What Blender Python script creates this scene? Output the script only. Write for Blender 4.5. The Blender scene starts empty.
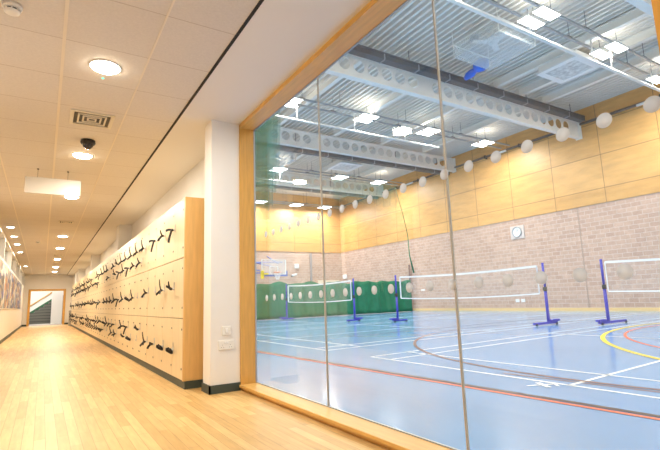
import bpy, bmesh, math, random
from mathutils import Vector, Matrix
random.seed(7)
S = bpy.context.scene
C = S.collection
PI = math.pi

# ------------------------------------------------------------------ materials
def new_mat(name):
    m = bpy.data.materials.new(name); m.use_nodes = True
    nt = m.node_tree; nt.nodes.clear()
    return m, nt
def N(nt, t, **kw):
    n = nt.nodes.new(t)
    for k, v in kw.items():
        if k in n.inputs: n.inputs[k].default_value = v
        else: setattr(n, k, v)
    return n
def c4(c): return (c[0], c[1], c[2], 1.0)
def mat(name, col, rough=.5, metal=0., var=0., vscale=4., bump=0., emit=None, estr=0., alpha=None, stretch=(1, 1, 1)):
    m, nt = new_mat(name)
    out = N(nt, 'ShaderNodeOutputMaterial'); b = N(nt, 'ShaderNodeBsdfPrincipled')
    b.inputs['Base Color'].default_value = c4(col); b.inputs['Roughness'].default_value = rough
    b.inputs['Metallic'].default_value = metal
    if var or bump:
        tc = N(nt, 'ShaderNodeTexCoord'); mp = N(nt, 'ShaderNodeMapping'); mp.inputs['Scale'].default_value = stretch
        no = N(nt, 'ShaderNodeTexNoise'); no.inputs['Scale'].default_value = vscale; no.inputs['Detail'].default_value = 5
        nt.links.new(tc.outputs['Object'], mp.inputs['Vector']); nt.links.new(mp.outputs['Vector'], no.inputs['Vector'])
        if var:
            r = N(nt, 'ShaderNodeValToRGB')
            r.color_ramp.elements[0].position = .3; r.color_ramp.elements[1].position = .7
            r.color_ramp.elements[0].color = c4([x * (1 - var) for x in col]); r.color_ramp.elements[1].color = c4([min(1, x * (1 + var)) for x in col])
            nt.links.new(no.outputs['Fac'], r.inputs['Fac']); nt.links.new(r.outputs['Color'], b.inputs['Base Color'])
        if bump:
            bp = N(nt, 'ShaderNodeBump'); bp.inputs['Strength'].default_value = bump; bp.inputs['Distance'].default_value = .01
            nt.links.new(no.outputs['Fac'], bp.inputs['Height']); nt.links.new(bp.outputs['Normal'], b.inputs['Normal'])
    if emit:
        b.inputs['Emission Color'].default_value = c4(emit); b.inputs['Emission Strength'].default_value = estr
    if alpha is None:
        nt.links.new(b.outputs[0], out.inputs[0])
    else:
        t = N(nt, 'ShaderNodeBsdfTransparent'); mx = N(nt, 'ShaderNodeMixShader'); mx.inputs[0].default_value = alpha
        nt.links.new(t.outputs[0], mx.inputs[1]); nt.links.new(b.outputs[0], mx.inputs[2]); nt.links.new(mx.outputs[0], out.inputs[0])
    return m
def brick_mat(name, c1, c2, mortar, w, h, msize, axes, offset=(0, 0), brick_off=.5, rough=.6, grain=.0, gstretch=(1, 1, 1), gscale=6., bias=0., bump=0.):
    """masonry, boarding and tiling; axes names the two object axes that run along a course and across the courses"""
    m, nt = new_mat(name)
    out = N(nt, 'ShaderNodeOutputMaterial'); b = N(nt, 'ShaderNodeBsdfPrincipled'); b.inputs['Roughness'].default_value = rough
    tc = N(nt, 'ShaderNodeTexCoord'); sp = N(nt, 'ShaderNodeSeparateXYZ'); cb = N(nt, 'ShaderNodeCombineXYZ')
    nt.links.new(tc.outputs['Object'], sp.inputs[0])
    for i, a in enumerate(axes):
        ad = N(nt, 'ShaderNodeMath', operation='ADD'); ad.inputs[1].default_value = offset[i]
        nt.links.new(sp.outputs['XYZ'.index(a)], ad.inputs[0]); nt.links.new(ad.outputs[0], cb.inputs[i])
    br = N(nt, 'ShaderNodeTexBrick'); br.offset = brick_off
    br.inputs['Color1'].default_value = c4(c1); br.inputs['Color2'].default_value = c4(c2); br.inputs['Mortar'].default_value = c4(mortar)
    br.inputs['Scale'].default_value = 1.; br.inputs['Mortar Size'].default_value = msize; br.inputs['Mortar Smooth'].default_value = .1
    br.inputs['Brick Width'].default_value = w; br.inputs['Row Height'].default_value = h; br.inputs['Bias'].default_value = bias
    nt.links.new(cb.outputs[0], br.inputs['Vector'])
    col = br.outputs['Color']
    if grain:
        mp = N(nt, 'ShaderNodeMapping'); mp.inputs['Scale'].default_value = gstretch
        no = N(nt, 'ShaderNodeTexNoise'); no.inputs['Scale'].default_value = gscale; no.inputs['Detail'].default_value = 6
        nt.links.new(tc.outputs['Object'], mp.inputs['Vector']); nt.links.new(mp.outputs[0], no.inputs['Vector'])
        mr = N(nt, 'ShaderNodeMapRange'); mr.inputs['From Min'].default_value = .25; mr.inputs['From Max'].default_value = .75
        mr.inputs['To Min'].default_value = 1 - grain; mr.inputs['To Max'].default_value = 1 + grain
        nt.links.new(no.outputs['Fac'], mr.inputs['Value'])
        mx = N(nt, 'ShaderNodeMix', data_type='RGBA', blend_type='MULTIPLY'); mx.inputs[0].default_value = 1
        nt.links.new(col, mx.inputs[6]); nt.links.new(mr.outputs[0], mx.inputs[7]); col = mx.outputs[2]
    nt.links.new(col, b.inputs['Base Color'])
    if bump:
        bp = N(nt, 'ShaderNodeBump'); bp.inputs['Strength'].default_value = bump; bp.inputs['Distance'].default_value = .006; bp.invert = True
        nt.links.new(br.outputs['Fac'], bp.inputs['Height']); nt.links.new(bp.outputs[0], b.inputs['Normal'])
    nt.links.new(b.outputs[0], out.inputs[0])
    return m
def glass_mat(name, tint=(.97, .99, .98), ior=1.45, rough=0.0):
    m, nt = new_mat(name)
    out = N(nt, 'ShaderNodeOutputMaterial'); t = N(nt, 'ShaderNodeBsdfTransparent'); g = N(nt, 'ShaderNodeBsdfGlossy')
    t.inputs[0].default_value = c4(tint); g.inputs['Roughness'].default_value = rough
    lw = N(nt, 'ShaderNodeLayerWeight'); lw.inputs['Blend'].default_value = .5
    pw_ = N(nt, 'ShaderNodeMath', operation='POWER'); pw_.inputs[1].default_value = 5
    f = N(nt, 'ShaderNodeMath', operation='MULTIPLY_ADD'); f.inputs[1].default_value = .96; f.inputs[2].default_value = .04
    nt.links.new(lw.outputs['Facing'], pw_.inputs[0]); nt.links.new(pw_.outputs[0], f.inputs[0])
    mx = N(nt, 'ShaderNodeMixShader')
    nt.links.new(f.outputs[0], mx.inputs[0]); nt.links.new(t.outputs[0], mx.inputs[1]); nt.links.new(g.outputs[0], mx.inputs[2])
    nt.links.new(mx.outputs[0], out.inputs[0])
    return m
def lamp_mat(name, col, strength):
    m, nt = new_mat(name)
    out = N(nt, 'ShaderNodeOutputMaterial'); e = N(nt, 'ShaderNodeEmission')
    e.inputs[0].default_value = c4(col); e.inputs[1].default_value = strength
    nt.links.new(e.outputs[0], out.inputs[0]); return m

M = {}
M['plaster'] = mat('plaster', (.82, .79, .75), .7, var=.015, vscale=3)
M['bulkhead'] = mat('bulkhead_paint', (.80, .77, .73), .75)
M['tile'] = brick_mat('ceiling_tile', (.70, .65, .59), (.67, .62, .56), (.50, .43, .36), .5725, .616, .004, 'XY', (-.03 + 5.725, -3.525 + 6.16), 0., .85, .05, gscale=60, bump=.2)
M['tbar'] = mat('tbar', (.80, .72, .60), .5)
M['oak_floor'] = brick_mat('oak_boards', (.70, .46, .185), (.56, .335, .115), (.40, .23, .08), .82, .066, .0016, 'YX', (20, 20), .37, .44, .14, (14, 1.2, 1), 3., bump=.05)
M['frame_wood'] = mat('frame_wood', (.68, .37, .085), .35, var=.10, vscale=5, stretch=(9, 9, .8))
M['frame_wood_y'] = mat('frame_wood_long', (.72, .42, .12), .35, var=.10, vscale=5, stretch=(9, .8, 9))
M['birch'] = mat('birch_laminate', (.82, .67, .42), .38, var=.06, vscale=4, stretch=(8, 8, .6))
M['end_birch'] = mat('birch_edge_panel', (.72, .45, .17), .4, var=.09, vscale=4, stretch=(8, 8, .7))
M['carcass'] = mat('locker_carcass', (.34, .23, .11), .7)
M['green_skirt'] = mat('dark_green_skirting', (.045, .065, .055), .5)
M['black'] = mat('black_rubber', (.012, .011, .012), .5)
M['dark'] = mat('dark_metal', (.05, .05, .05), .45, .3)
M['chrome'] = mat('brushed_steel', (.62, .61, .58), .35, .7)
M['white'] = mat('white_paint', (.84, .84, .83), .45)
M['white_plastic'] = mat('white_plastic', (.83, .80, .74), .4)
M['cream'] = mat('cream_plastic', (.74, .68, .55), .4)
M['dark_line'] = mat('shadow_gap_trim', (.015, .013, .012), .7)
def film_mat(name, col, cover):
    m, nt = new_mat(name)
    out = N(nt, 'ShaderNodeOutputMaterial'); d = N(nt, 'ShaderNodeBsdfDiffuse'); t = N(nt, 'ShaderNodeBsdfTranslucent'); p = N(nt, 'ShaderNodeBsdfTransparent')
    d.inputs[0].default_value = c4(col); t.inputs[0].default_value = c4(col)
    a = N(nt, 'ShaderNodeMixShader'); a.inputs[0].default_value = .5; b = N(nt, 'ShaderNodeMixShader'); b.inputs[0].default_value = cover
    nt.links.new(d.outputs[0], a.inputs[1]); nt.links.new(t.outputs[0], a.inputs[2]); nt.links.new(p.outputs[0], b.inputs[1]); nt.links.new(a.outputs[0], b.inputs[2]); nt.links.new(b.outputs[0], out.inputs[0])
    return m
M['frost'] = film_mat('frosted_film', (.82, .82, .82), .78)
M['silicone'] = mat('silicone', (.44, .39, .32), .4)
M['glass'] = glass_mat('clear_glass')
M['clear_sheet'] = mat('clear_polycarbonate', (.80, .86, .86), .25, alpha=.22)
M['blue_floor'] = brick_mat('blue_sports_vinyl', (.185, .38, .66), (.17, .36, .64), (.17, .365, .64), 2.6, 1.4, .002, 'XY', (40, 40), .5, .16, .07, (1, .35, 1), 1.1)
M['mark_white'] = mat('white_line', (.86, .88, .90), .35)
M['mark_red'] = mat('red_line', (.80, .16, .07), .35)
M['mark_black'] = mat('black_line', (.05, .035, .04), .35)
M['mark_brown'] = mat('brown_line', (.17, .075, .06), .35)
M['mark_yellow'] = mat('yellow_line', (.90, .66, .03), .35)
bc = dict(w=.36, h=.172, msize=.010, rough=.85, grain=.10, gscale=5., bump=.25)
M['brick_yz'] = brick_mat('pink_blockwork_side', (.58, .40, .315), (.49, .325, .25), (.63, .51, .43), axes='YZ', offset=(40, 10), **bc)
M['brick_xz'] = brick_mat('pink_blockwork_end', (.58, .40, .315), (.49, .325, .25), (.63, .51, .43), axes='XZ', offset=(40, 10), **bc)
pw = dict(w=2.15, h=1.37, msize=.011, brick_off=0., rough=.42, grain=.15, gscale=2.0)
M['ply_yz'] = brick_mat('birch_ply_side', (.69, .385, .135), (.62, .335, .11), (.22, .12, .045), axes='YZ', offset=(-9.45 + 21.5, -4.9 + 13.7), gstretch=(1, .5, 2.5), **pw)
M['ply_xz'] = brick_mat('birch_ply_end', (.69, .385, .135), (.62, .335, .11), (.22, .12, .045), axes='XZ', offset=(21.5, -4.9 + 13.7), gstretch=(.5, 1, 2.5), **pw)
M['deck'] = mat('roof_deck_steel', (.74, .70, .64), .45, 0., var=.03, vscale=.6)
M['steel_white'] = mat('painted_steel', (.86, .83, .77), .45)
M['steel_grey'] = mat('grey_duct', (.11, .12, .135), .5, .2)
M['tray_grey'] = mat('galvanised_tray', (.40, .43, .46), .45, .4)
M['pipe_brown'] = mat('dark_conduit', (.16, .12, .10), .5)
M['post_blue'] = mat('post_blue', (.055, .05, .42), .35)
M['net'] = mat('badminton_mesh', (.75, .70, .66), .8, alpha=.10)
M['tape'] = mat('net_tape', (.88, .86, .84), .7)
M['curtain'] = mat('green_curtain', (.012, .185, .085), .6, var=.18, vscale=2.5)
M['teal_net'] = mat('teal_netting', (.05, .36, .27), .8, alpha=.16)
M['teal_net_thick'] = mat('teal_netting_gathered', (.03, .32, .23), .8, alpha=.36)
M['hoop_blue'] = mat('hoop_frame_blue', (.08, .17, .55), .45)
M['hoop_orange'] = mat('hoop_rim_orange', (.85, .22, .06), .4)
M['yellow'] = mat('yellow_plastic', (.85, .65, .04), .45)
M['acrylic'] = mat('backboard_acrylic', (.85, .85, .85), .2, alpha=.25)
M['bright_blue'] = mat('bright_blue_plastic', (.015, .15, .72), .4, var=.2, vscale=3)
M['grille'] = mat('grille_mesh', (.62, .64, .63), .6, var=.3, vscale=8)
M['grey_box'] = mat('grey_plastic', (.42, .40, .37), .5)
M['stair'] = mat('stair_nosing_dark', (.05, .055, .05), .6)
M['stair_tread'] = mat('stair_riser_grey', (.16, .165, .15), .6)
M['stair_green'] = mat('stair_string_green', (.03, .13, .06), .5)
M['lobby_floor'] = mat('grey_lobby_carpet', (.30, .27, .24), .9)
M['blue_cab'] = mat('blue_cabinet', (.03, .10, .42), .45, var=.25, vscale=5)
M['lamp_warm'] = lamp_mat('warm_diffuser', (1, .90, .70), 42)
M['lamp_spot'] = lamp_mat('spot_diffuser', (1, .93, .84), 25)
M['lamp_hall'] = lamp_mat('led_panel', (.93, .96, 1), 14)
M['led_green'] = lamp_mat('green_indicator', (.1, 1, .6), 2)
def art_mat(name, seed):
    m, nt = new_mat(name)
    out = N(nt, 'ShaderNodeOutputMaterial'); b = N(nt, 'ShaderNodeBsdfPrincipled'); b.inputs['Roughness'].default_value = .35
    tc = N(nt, 'ShaderNodeTexCoord'); mp = N(nt, 'ShaderNodeMapping'); mp.inputs['Scale'].default_value = (1, .9, 2.6); mp.inputs['Location'].default_value = (seed, seed * 3.1, seed * 1.7)
    vo = N(nt, 'ShaderNodeTexVoronoi'); vo.inputs['Scale'].default_value = 2.6
    sx = N(nt, 'ShaderNodeSeparateColor'); r = N(nt, 'ShaderNodeValToRGB'); r.color_ramp.interpolation = 'CONSTANT'
    cols = [(.42, .36, .28), (.01, .03, .20), (.60, .54, .45), (.05, .05, .06), (.14, .19, .28), (.40, .18, .07), (.02, .05, .30), (.30, .27, .22)]
    e = r.color_ramp.elements
    e[0].color = c4(cols[0]); e[1].color = c4(cols[-1]); e[1].position = .9
    for i in range(1, 7):
        k = e.new(i / 7.5); k.color = c4(cols[i])
    nt.links.new(tc.outputs['Object'], mp.inputs[0]); nt.links.new(mp.outputs[0], vo.inputs['Vector']); nt.links.new(vo.outputs['Color'], sx.inputs[0])
    nt.links.new(sx.outputs[0], r.inputs[0]); nt.links.new(r.outputs[0], b.inputs['Base Color']); nt.links.new(b.outputs[0], out.inputs[0])
    return m

# ------------------------------------------------------------------ mesh helpers
def BM(): return bmesh.new()
def box(bm, x0, x1, y0, y1, z0, z1, mi=0, bev=0.):
    vs = [bm.verts.new((x, y, z)) for z in (z0, z1) for y in (y0, y1) for x in (x0, x1)]
    fs = [bm.faces.new([vs[i] for i in q]) for q in ((0, 2, 3, 1), (4, 5, 7, 6), (0, 1, 5, 4), (2, 6, 7, 3), (0, 4, 6, 2), (1, 3, 7, 5))]
    for f in fs: f.material_index = mi
    if bev > 0:
        es = list({e for f in fs for e in f.edges})
        bmesh.ops.bevel(bm, geom=es, offset=bev, segments=2, profile=.5, affect='EDGES', material=-1)
    return fs
def frame_of(d):
    d = d.normalized(); a = Vector((0, 0, 1)) if abs(d.z) < .9 else Vector((1, 0, 0))
    u = d.cross(a).normalized(); return u, d.cross(u).normalized()
def tube(bm, pts, r, n=10, mi=0, caps=True, flat=1.):
    pts = [Vector(p) for p in pts]; rings = []
    for i, p in enumerate(pts):
        d = (pts[min(i + 1, len(pts) - 1)] - pts[max(i - 1, 0)])
        u, v = frame_of(d); rr = r[i] if isinstance(r, (list, tuple)) else r
        rings.append([bm.verts.new(p + u * (rr * math.cos(2 * PI * k / n)) + v * (rr * flat * math.sin(2 * PI * k / n))) for k in range(n)])
    for a, b in zip(rings, rings[1:]):
        for k in range(n):
            f = bm.faces.new((a[k], a[(k + 1) % n], b[(k + 1) % n], b[k])); f.material_index = mi; f.smooth = n > 5
    if caps:
        bm.faces.new(rings[0][::-1]).material_index = mi; bm.faces.new(rings[-1]).material_index = mi
def bar(bm, p0, p1, w, h, mi=0):
    p0, p1 = Vector(p0), Vector(p1); d = (p1 - p0).normalized()
    a = Vector((0, 0, 1)) if abs(d.z) < .95 else Vector((0, 1, 0))
    u = d.cross(a).normalized() * w / 2; v = u.cross(d).normalized() * h / 2
    vs = [bm.verts.new(p + s * u + t * v) for p in (p0, p1) for s, t in ((-1, -1), (1, -1), (1, 1), (-1, 1))]
    for q in ((3, 2, 1, 0), (4, 5, 6, 7), (0, 1, 5, 4), (1, 2, 6, 5), (2, 3, 7, 6), (3, 0, 4, 7)):
        bm.faces.new([vs[i] for i in q]).material_index = mi
def lathe(bm, c, prof, n=24, mi=0, axis='Z'):
    """prof: list of (radius, height); closed to the axis where radius is 0"""
    c = Vector(c); rings = []
    def pt(r, h, k):
        x, y = r * math.cos(2 * PI * k / n), r * math.sin(2 * PI * k / n)
        return c + (Vector((x, y, h)) if axis == 'Z' else Vector((h, x, y)) if axis == 'X' else Vector((x, h, y)))
    for r, h in prof:
        rings.append([bm.verts.new(pt(0, h, 0))] if r == 0 else [bm.verts.new(pt(r, h, k)) for k in range(n)])
    for a, b in zip(rings, rings[1:]):
        for k in range(n):
            q = [a[k % len(a)], a[(k + 1) % len(a)], b[(k + 1) % len(b)], b[k % len(b)]]
            q = list(dict.fromkeys(q))
            if len(q) > 2:
                f = bm.faces.new(q); f.material_index = mi; f.smooth = True
def wpos(o):
    p = Vector(o.location)
    while o.parent: o = o.parent; p = p + Vector(o.location)
    return p
def obj(name, bm, mats, parent=None, loc=None, normals=True):
    """one mesh object; the shapes are drawn in world coordinates"""
    org = wpos(parent) if parent else Vector((0, 0, 0))
    l = Vector(loc) - org if loc is not None else Vector((0, 0, 0))
    bmesh.ops.translate(bm, verts=bm.verts, vec=-(org + l))
    if normals: bmesh.ops.recalc_face_normals(bm, faces=bm.faces)
    me = bpy.data.meshes.new(name); bm.to_mesh(me); bm.free()
    for m in (mats if isinstance(mats, (list, tuple)) else [mats]): me.materials.append(m)
    o = bpy.data.objects.new(name, me); C.objects.link(o); o.location = l
    if parent: o.parent = parent
    return o
def tag(o, label, cat, group=None):
    o['label'] = label; o['category'] = cat; o['kind'] = 'thing'
    if group: o['group'] = group
    return o
def thing(name, label, cat, loc, group=None):
    o = bpy.data.objects.new(name, None); C.objects.link(o); o.location = loc; o.empty_display_size = .1
    return tag(o, label, cat, group)
def struct(name, bm, m, parent=None, label=None, loc=None):
    o = obj(name, bm, m, parent, loc)
    if not parent: o['kind'] = 'structure'
    if label: o['label'] = label
    return o
def sthing(name, label, loc=(0, 0, 0)):
    o = bpy.data.objects.new(name, None); C.objects.link(o); o.location = loc; o['kind'] = 'structure'; o['label'] = label
    return o
def dup(root, loc, label=None, group=None, rot=None):
    r = root.copy(); C.objects.link(r); r.location = loc
    if rot is not None: r.rotation_euler = rot
    if label: r['label'] = label
    if group: r['group'] = group
    for ch in list(root.children):
        c = ch.copy(); C.objects.link(c); c.parent = r
        for g in list(ch.children):
            d = g.copy(); C.objects.link(d); d.parent = c
    return r
def area(name, loc, sx, sy, power, col, parent=None, shape='RECTANGLE', rot=(0, 0, 0), spread=PI):
    l = bpy.data.lights.new(name, 'AREA'); l.shape = shape; l.size = sx; l.size_y = sy; l.energy = power; l.color = col; l.spread = spread
    o = bpy.data.objects.new(name, l); C.objects.link(o); o.rotation_euler = rot
    if parent: o.parent = parent; o.location = Vector(loc) - wpos(parent)
    else: o.location = loc
    return o
def b1(*a, **k):
    bm = BM(); box(bm, *a, **k); return bm
ORD = ['first', 'second', 'third', 'fourth', 'fifth', 'sixth', 'seventh', 'eighth', 'ninth', 'tenth', 'eleventh', 'twelfth', 'thirteenth', 'fourteenth', 'fifteenth', 'sixteenth', 'seventeenth', 'eighteenth', 'nineteenth']
TENS = {2: 'twent', 3: 'thirt', 4: 'fort', 5: 'fift', 6: 'sixt', 7: 'sevent', 8: 'eight', 9: 'ninet'}
def ordinal(i):
    if i < 19: return ORD[i]
    t, u = divmod(i + 1, 10)
    return TENS[t] + ('ieth' if u == 0 else 'y-' + ORD[u - 1])

CZ = 2.745                       # corridor ceiling
# ------------------------------------------------------------------ corridor shell
struct('floor_corridor', b1(-2.2, 1.78, -3.5, 30.0, -.12, 0), M['oak_floor'], label='shiny light oak strip floor of the corridor')
struct('floor_lobby', b1(-3.2, 3.2, 30.0, 36.6, -.12, 0), M['lobby_floor'], label='grey floor beyond the corridor end doorway')
ct = struct('ceiling_corridor', b1(-2.2, 1.085, -3.5, 30.0, CZ, CZ + .1), M['tile'], label='suspended tile ceiling of the corridor')
bm = BM()
for x, w in ((-.5425, .008), (.03, .011), (.6025, .006)): box(bm, x - w, x + w, -3.4, 29.9, CZ - .004, CZ + .01)
struct('ceiling_bar', bm, M['tbar'], ct)
struct('ceiling_bulkhead', b1(1.085, 1.70, -3.5, 30.0, CZ, CZ + .1), M['bulkhead'], label='smooth white ceiling margin beside the window wall')
struct('trim_1', b1(1.072, 1.094, -3.4, 29.95, CZ - .006, CZ + .01), M['dark_line'], label='dark shadow gap trim along the corridor ceiling')
# left wall : the near stretch flush, a recess, then the far stretch with glazing and art panels
bm = BM(); box(bm, -1.05, -.9, -3.5, 5.08, 0, CZ); box(bm, -1.05, -.9, 6.92, 11.4, 0, CZ); box(bm, -1.05, -.9, 5.08, 6.92, 2.14, CZ)
box(bm, -1.05, -.9, 11.4, 30.0, 0, 2.10); box(bm, -1.05, -.9, 11.4, 30.0, 2.66, CZ)
struct('wall_left', bm, M['plaster'], label='white corridor wall on the left')
struct('baseboard_left', b1(-.9, -.885, 11.4, 29.98, 0, .09), M['green_skirt'], label='dark skirting along the left corridor wall')
d2 = sthing('door_2', 'dark double door in the left corridor wall, mirrored in the glass', (-.97, 6, 0))
for a, b in ((5.12, 5.995), (6.005, 6.88)): obj('door_leaf', b1(-1.01, -.965, a, b, .01, 2.10), mat('dark_door', (.03, .045, .07), .5), d2)
bm = BM(); box(bm, -1.05, -.89, 5.08, 5.12, 0, 2.14); box(bm, -1.05, -.89, 6.88, 6.92, 0, 2.14); box(bm, -1.05, -.89, 5.08, 6.92, 2.10, 2.14); obj('door_frame', bm, M['dark'], d2)
for y in (5.93, 6.07):
    bm = BM(); tube(bm, [(-.965, y, .95), (-.925, y, .95), (-.925, y, 1.25), (-.965, y, 1.25)], .012, 8); obj('handle', bm, M['chrome'], d2)
w2 = sthing('window_2', 'high strip window along the left corridor wall', (-.97, 20, 2.38))
bm = BM(); box(bm, -1.05, -.885, 11.4, 30, 2.08, 2.11); box(bm, -1.05, -.885, 11.4, 30, 2.64, 2.67)
for y in (11.5, 14.0, 17.0, 20.0, 23.0, 26.0, 29.6): box(bm, -1.03, -.882, y, y + .12, 2.1, 2.66)
obj('window_frame', bm, M['white'], w2)
obj('pane', b1(-1.0, -.99, 11.4, 30, 2.11, 2.64), M['glass'], w2)
struct('wall_beyond_strip_window', b1(-1.9, -1.8, 11.5, 30, 0, CZ), M['plaster'], label='pale wall behind the high strip window')
struct('wall_back', b1(-2.2, 1.9, -3.65, -3.5, 0, CZ + .1), M['plaster'], label='white wall at the near end of the corridor')
# right wall behind the lockers, pillars, near pier
struct('wall_right', b1(1.70, 1.90, 4.74, 30.0, 0, CZ + .1), M['plaster'], label='white wall behind the lockers')
struct('wall_pillar', b1(1.40, 1.6985, 4.50, 4.738, 0, CZ), M['plaster'], label='white pillar between the lockers and the big window')
bm = BM()
for y in (11.55, 18.6, 25.6): box(bm, 1.42, 1.70, y, y + .42, 2.02, CZ)
struct('wall_pier', bm, M['plaster'], label='white piers rising behind the lockers')
bm = BM(); box(bm, 1.385, 1.70, 4.485, 4.50, 0, .078); box(bm, 1.385, 1.40, 4.485, 4.74, 0, .078)
struct('baseboard_pillar', bm, M['green_skirt'], label='dark green skirting round the white pillar')
struct('wall_near_right', b1(1.70, 1.90, -3.5, .585, 0, CZ + .1), M['plaster'], label='wall at the near end of the big window')
struct('wall_right_end', b1(1.42, 1.70, 27.35, 30.0, 0, CZ), M['plaster'], label='white wall beyond the far end of the lockers')
# end wall with doorway
bm = BM(); box(bm, -1.05, -.66, 30, 30.15, 0, CZ); box(bm, 1.06, 1.9, 30, 30.15, 0, CZ); box(bm, -.66, 1.06, 30, 30.15, 1.93, CZ)
struct('wall_end', bm, M['plaster'], label='white end wall of the corridor round the doorway')
bm = BM(); box(bm, 1.06, 1.42, 29.985, 30, 0, .09); box(bm, -.9, -.68, 29.985, 30, 0, .09)
struct('baseboard_end', bm, M['green_skirt'], label='dark skirting either side of the end doorway')
d1 = sthing('door_1', 'open doorway with oak frame at the end of the corridor', (.2, 30, 0))
bm = BM(); box(bm, -.68, -.57, 29.96, 30.18, 0, 1.96); box(bm, .97, 1.08, 29.96, 30.18, 0, 1.96); box(bm, -.57, .97, 29.96, 30.18, 1.86, 1.96)
obj('door_frame', bm, M['frame_wood'], d1)
# lobby beyond
bm = BM(); box(bm, -3.2, -3.05, 30.15, 36.6, 0, 3.6); box(bm, 3.05, 3.2, 30.15, 36.6, 0, 3.6); box(bm, -3.2, 3.2, 36.45, 36.6, 0, 3.6); box(bm, -3.2, 3.2, 30.15, 36.6, 3.6, 3.7)
box(bm, -3.2, -1.05, 30.0, 30.15, 0, 3.6); box(bm, 1.9, 3.2, 30., 30.15, 0, 3.6); box(bm, -1.05, 1.9, 30.02, 30.15, CZ, 3.6)
struct('wall_lobby', bm, M['plaster'], label='white walls of the stair lobby beyond the doorway')
struct('wall_lobby_column', b1(.46, 1.03, 32.6, 33.1, 0, 3.597), M['white'], label='white column beyond the end doorway')
st = thing('staircase', 'dark staircase with green side string beyond the end doorway', 'staircase', (-.1, 34, 0))
bmn, bmt = BM(), BM()
for i in range(10):
    x = -1.35 + i * .24
    box(bmt, x, 1.9, 33.4, 34.9, i * .17, i * .17 + .135); box(bmn, x - .025, 1.9, 33.37, 34.9, i * .17 + .135, i * .17 + .17)
obj('step', bmt, M['stair_tread'], st); obj('nosing', bmn, M['stair'], st)
bm = BM(); bar(bm, (-1.45, 34.93, .06), (1.0, 34.93, 1.80), .05, .16); obj('string', bm, M['stair_green'], st)
bm = BM(); tube(bm, [(-1.6, 36.40, .46), (.9, 36.40, 2.26)], .035, 8)
for t in (.1, .5, .9): tube(bm, [(-1.6 + 2.5 * t, 36.40, .46 + 1.8 * t), (-1.6 + 2.5 * t, 36.447, .42 + 1.8 * t)], .012, 6)
tag(obj('handrail', bm, M['frame_wood']), 'slanting wooden handrail on the lobby wall above the stairs', 'handrail')
bc_ = thing('storage_cabinet', 'tall blue cabinet on the right beyond the end doorway', 'cabinet', (1.3, 32.8, 0))
obj('body', b1(1.06, 1.5, 32.6, 33.1, .12, 1.95, bev=.01), M['blue_cab'], bc_); obj('plinth', b1(1.08, 1.48, 32.63, 33.1, 0, .12), M['dark'], bc_)
obj('top_panel', b1(1.08, 1.48, 32.585, 32.6, 1.45, 1.85), M['grey_box'], bc_)
bn = thing('waste_bin', 'small grey bin on the floor past the far end of the lockers', 'bin', (1.29, 27.2, 0))
bm = BM(); box(bm, 1.16, 1.40, 27.05, 27.32, 0, .68, bev=.015); obj('body', bm, M['grey_box'], bn)
bm = BM(); box(bm, 1.15, 1.41, 27.04, 27.33, .68, .76, bev=.02); obj('lid', bm, M['grey_box'], bn)

# ------------------------------------------------------------------ big internal window
GX = 1.865
Y0, Y1 = .617, 4.50
SILL, SOF = .055, 2.70
w1 = sthing('window_1', 'tall oak-framed glass wall between corridor and sports hall', (1.78, 2.5, 0))
obj('window_frame', b1(1.70, 1.872, Y1 - .045 + .03, Y1 + .238, 0, SOF + .04), M['frame_wood'], w1)['label'] = 'far oak jamb'
obj('window_frame', b1(1.70, 1.872, Y0 - .04, Y0, 0, SOF + .04), M['frame_wood'], w1)['label'] = 'near oak jamb'
obj('window_frame', b1(1.70, 1.872, Y0, Y1 - .015, SOF, SOF + .14), M['frame_wood_y'], w1)['label'] = 'oak head lining'
bm = BM(); box(bm, 1.685, 1.872, Y0, Y1 - .015, SILL - .028, SILL, bev=.004); obj('sill', bm, M['frame_wood_y'], w1)
obj('plinth', b1(1.712, 1.872, Y0, Y1 - .015, 0, SILL - .028), M['frame_wood_y'], w1)
JY = (1.75, 3.10); ed = [Y0] + list(JY) + [Y1 - .015]
for a, b in zip(ed, ed[1:]):
    obj('pane', b1(GX - .006, GX + .006, a + .004, b - .004, SILL, SOF), M['glass'], w1)
for y in JY: obj('silicone_joint', b1(GX - .0065, GX + .0065, y - .0045, y + .0045, SILL, SOF), M['silicone'], w1)
bm = BM(); box(bm, GX - .008, GX + .008, Y0, Y1 - .015, SILL, SILL + .006); box(bm, GX - .008, GX + .008, Y0, Y1 - .015, SOF - .006, SOF); box(bm, GX - .008, GX + .008, Y1 - .021, Y1 - .015, SILL, SOF)
obj('gasket', bm, M['tray_grey'], w1)
def dot(y, z, r):
    bm = BM(); lathe(bm, (GX - .0075, y, z), [(0, -.0004), (r, -.0004), (r, .0008), (0, .0008)], 28, axis='X')
    obj('frosted_dot', bm, M['frost'], w1)
for k in range(21):
    y = .721 + .1733 * k
    dot(y, 1.512, .031)
    dot(y, .915 - .0085 * (y - .7), .030)
# wall over the window and the rest of the hall's corridor-side wall
bm = BM(); box(bm, 1.70, 1.95, -7, 30.0, CZ + .1, 8.56); box(bm, 1.9, 1.95, Y1 + .235, 30.0, -.1, CZ + .1); box(bm, 1.9, 1.95, -7, Y0 - .04, -.1, CZ + .1)
struct('wall_hall_left', bm, M['plaster'], label='hall wall above and beyond the big window')

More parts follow.
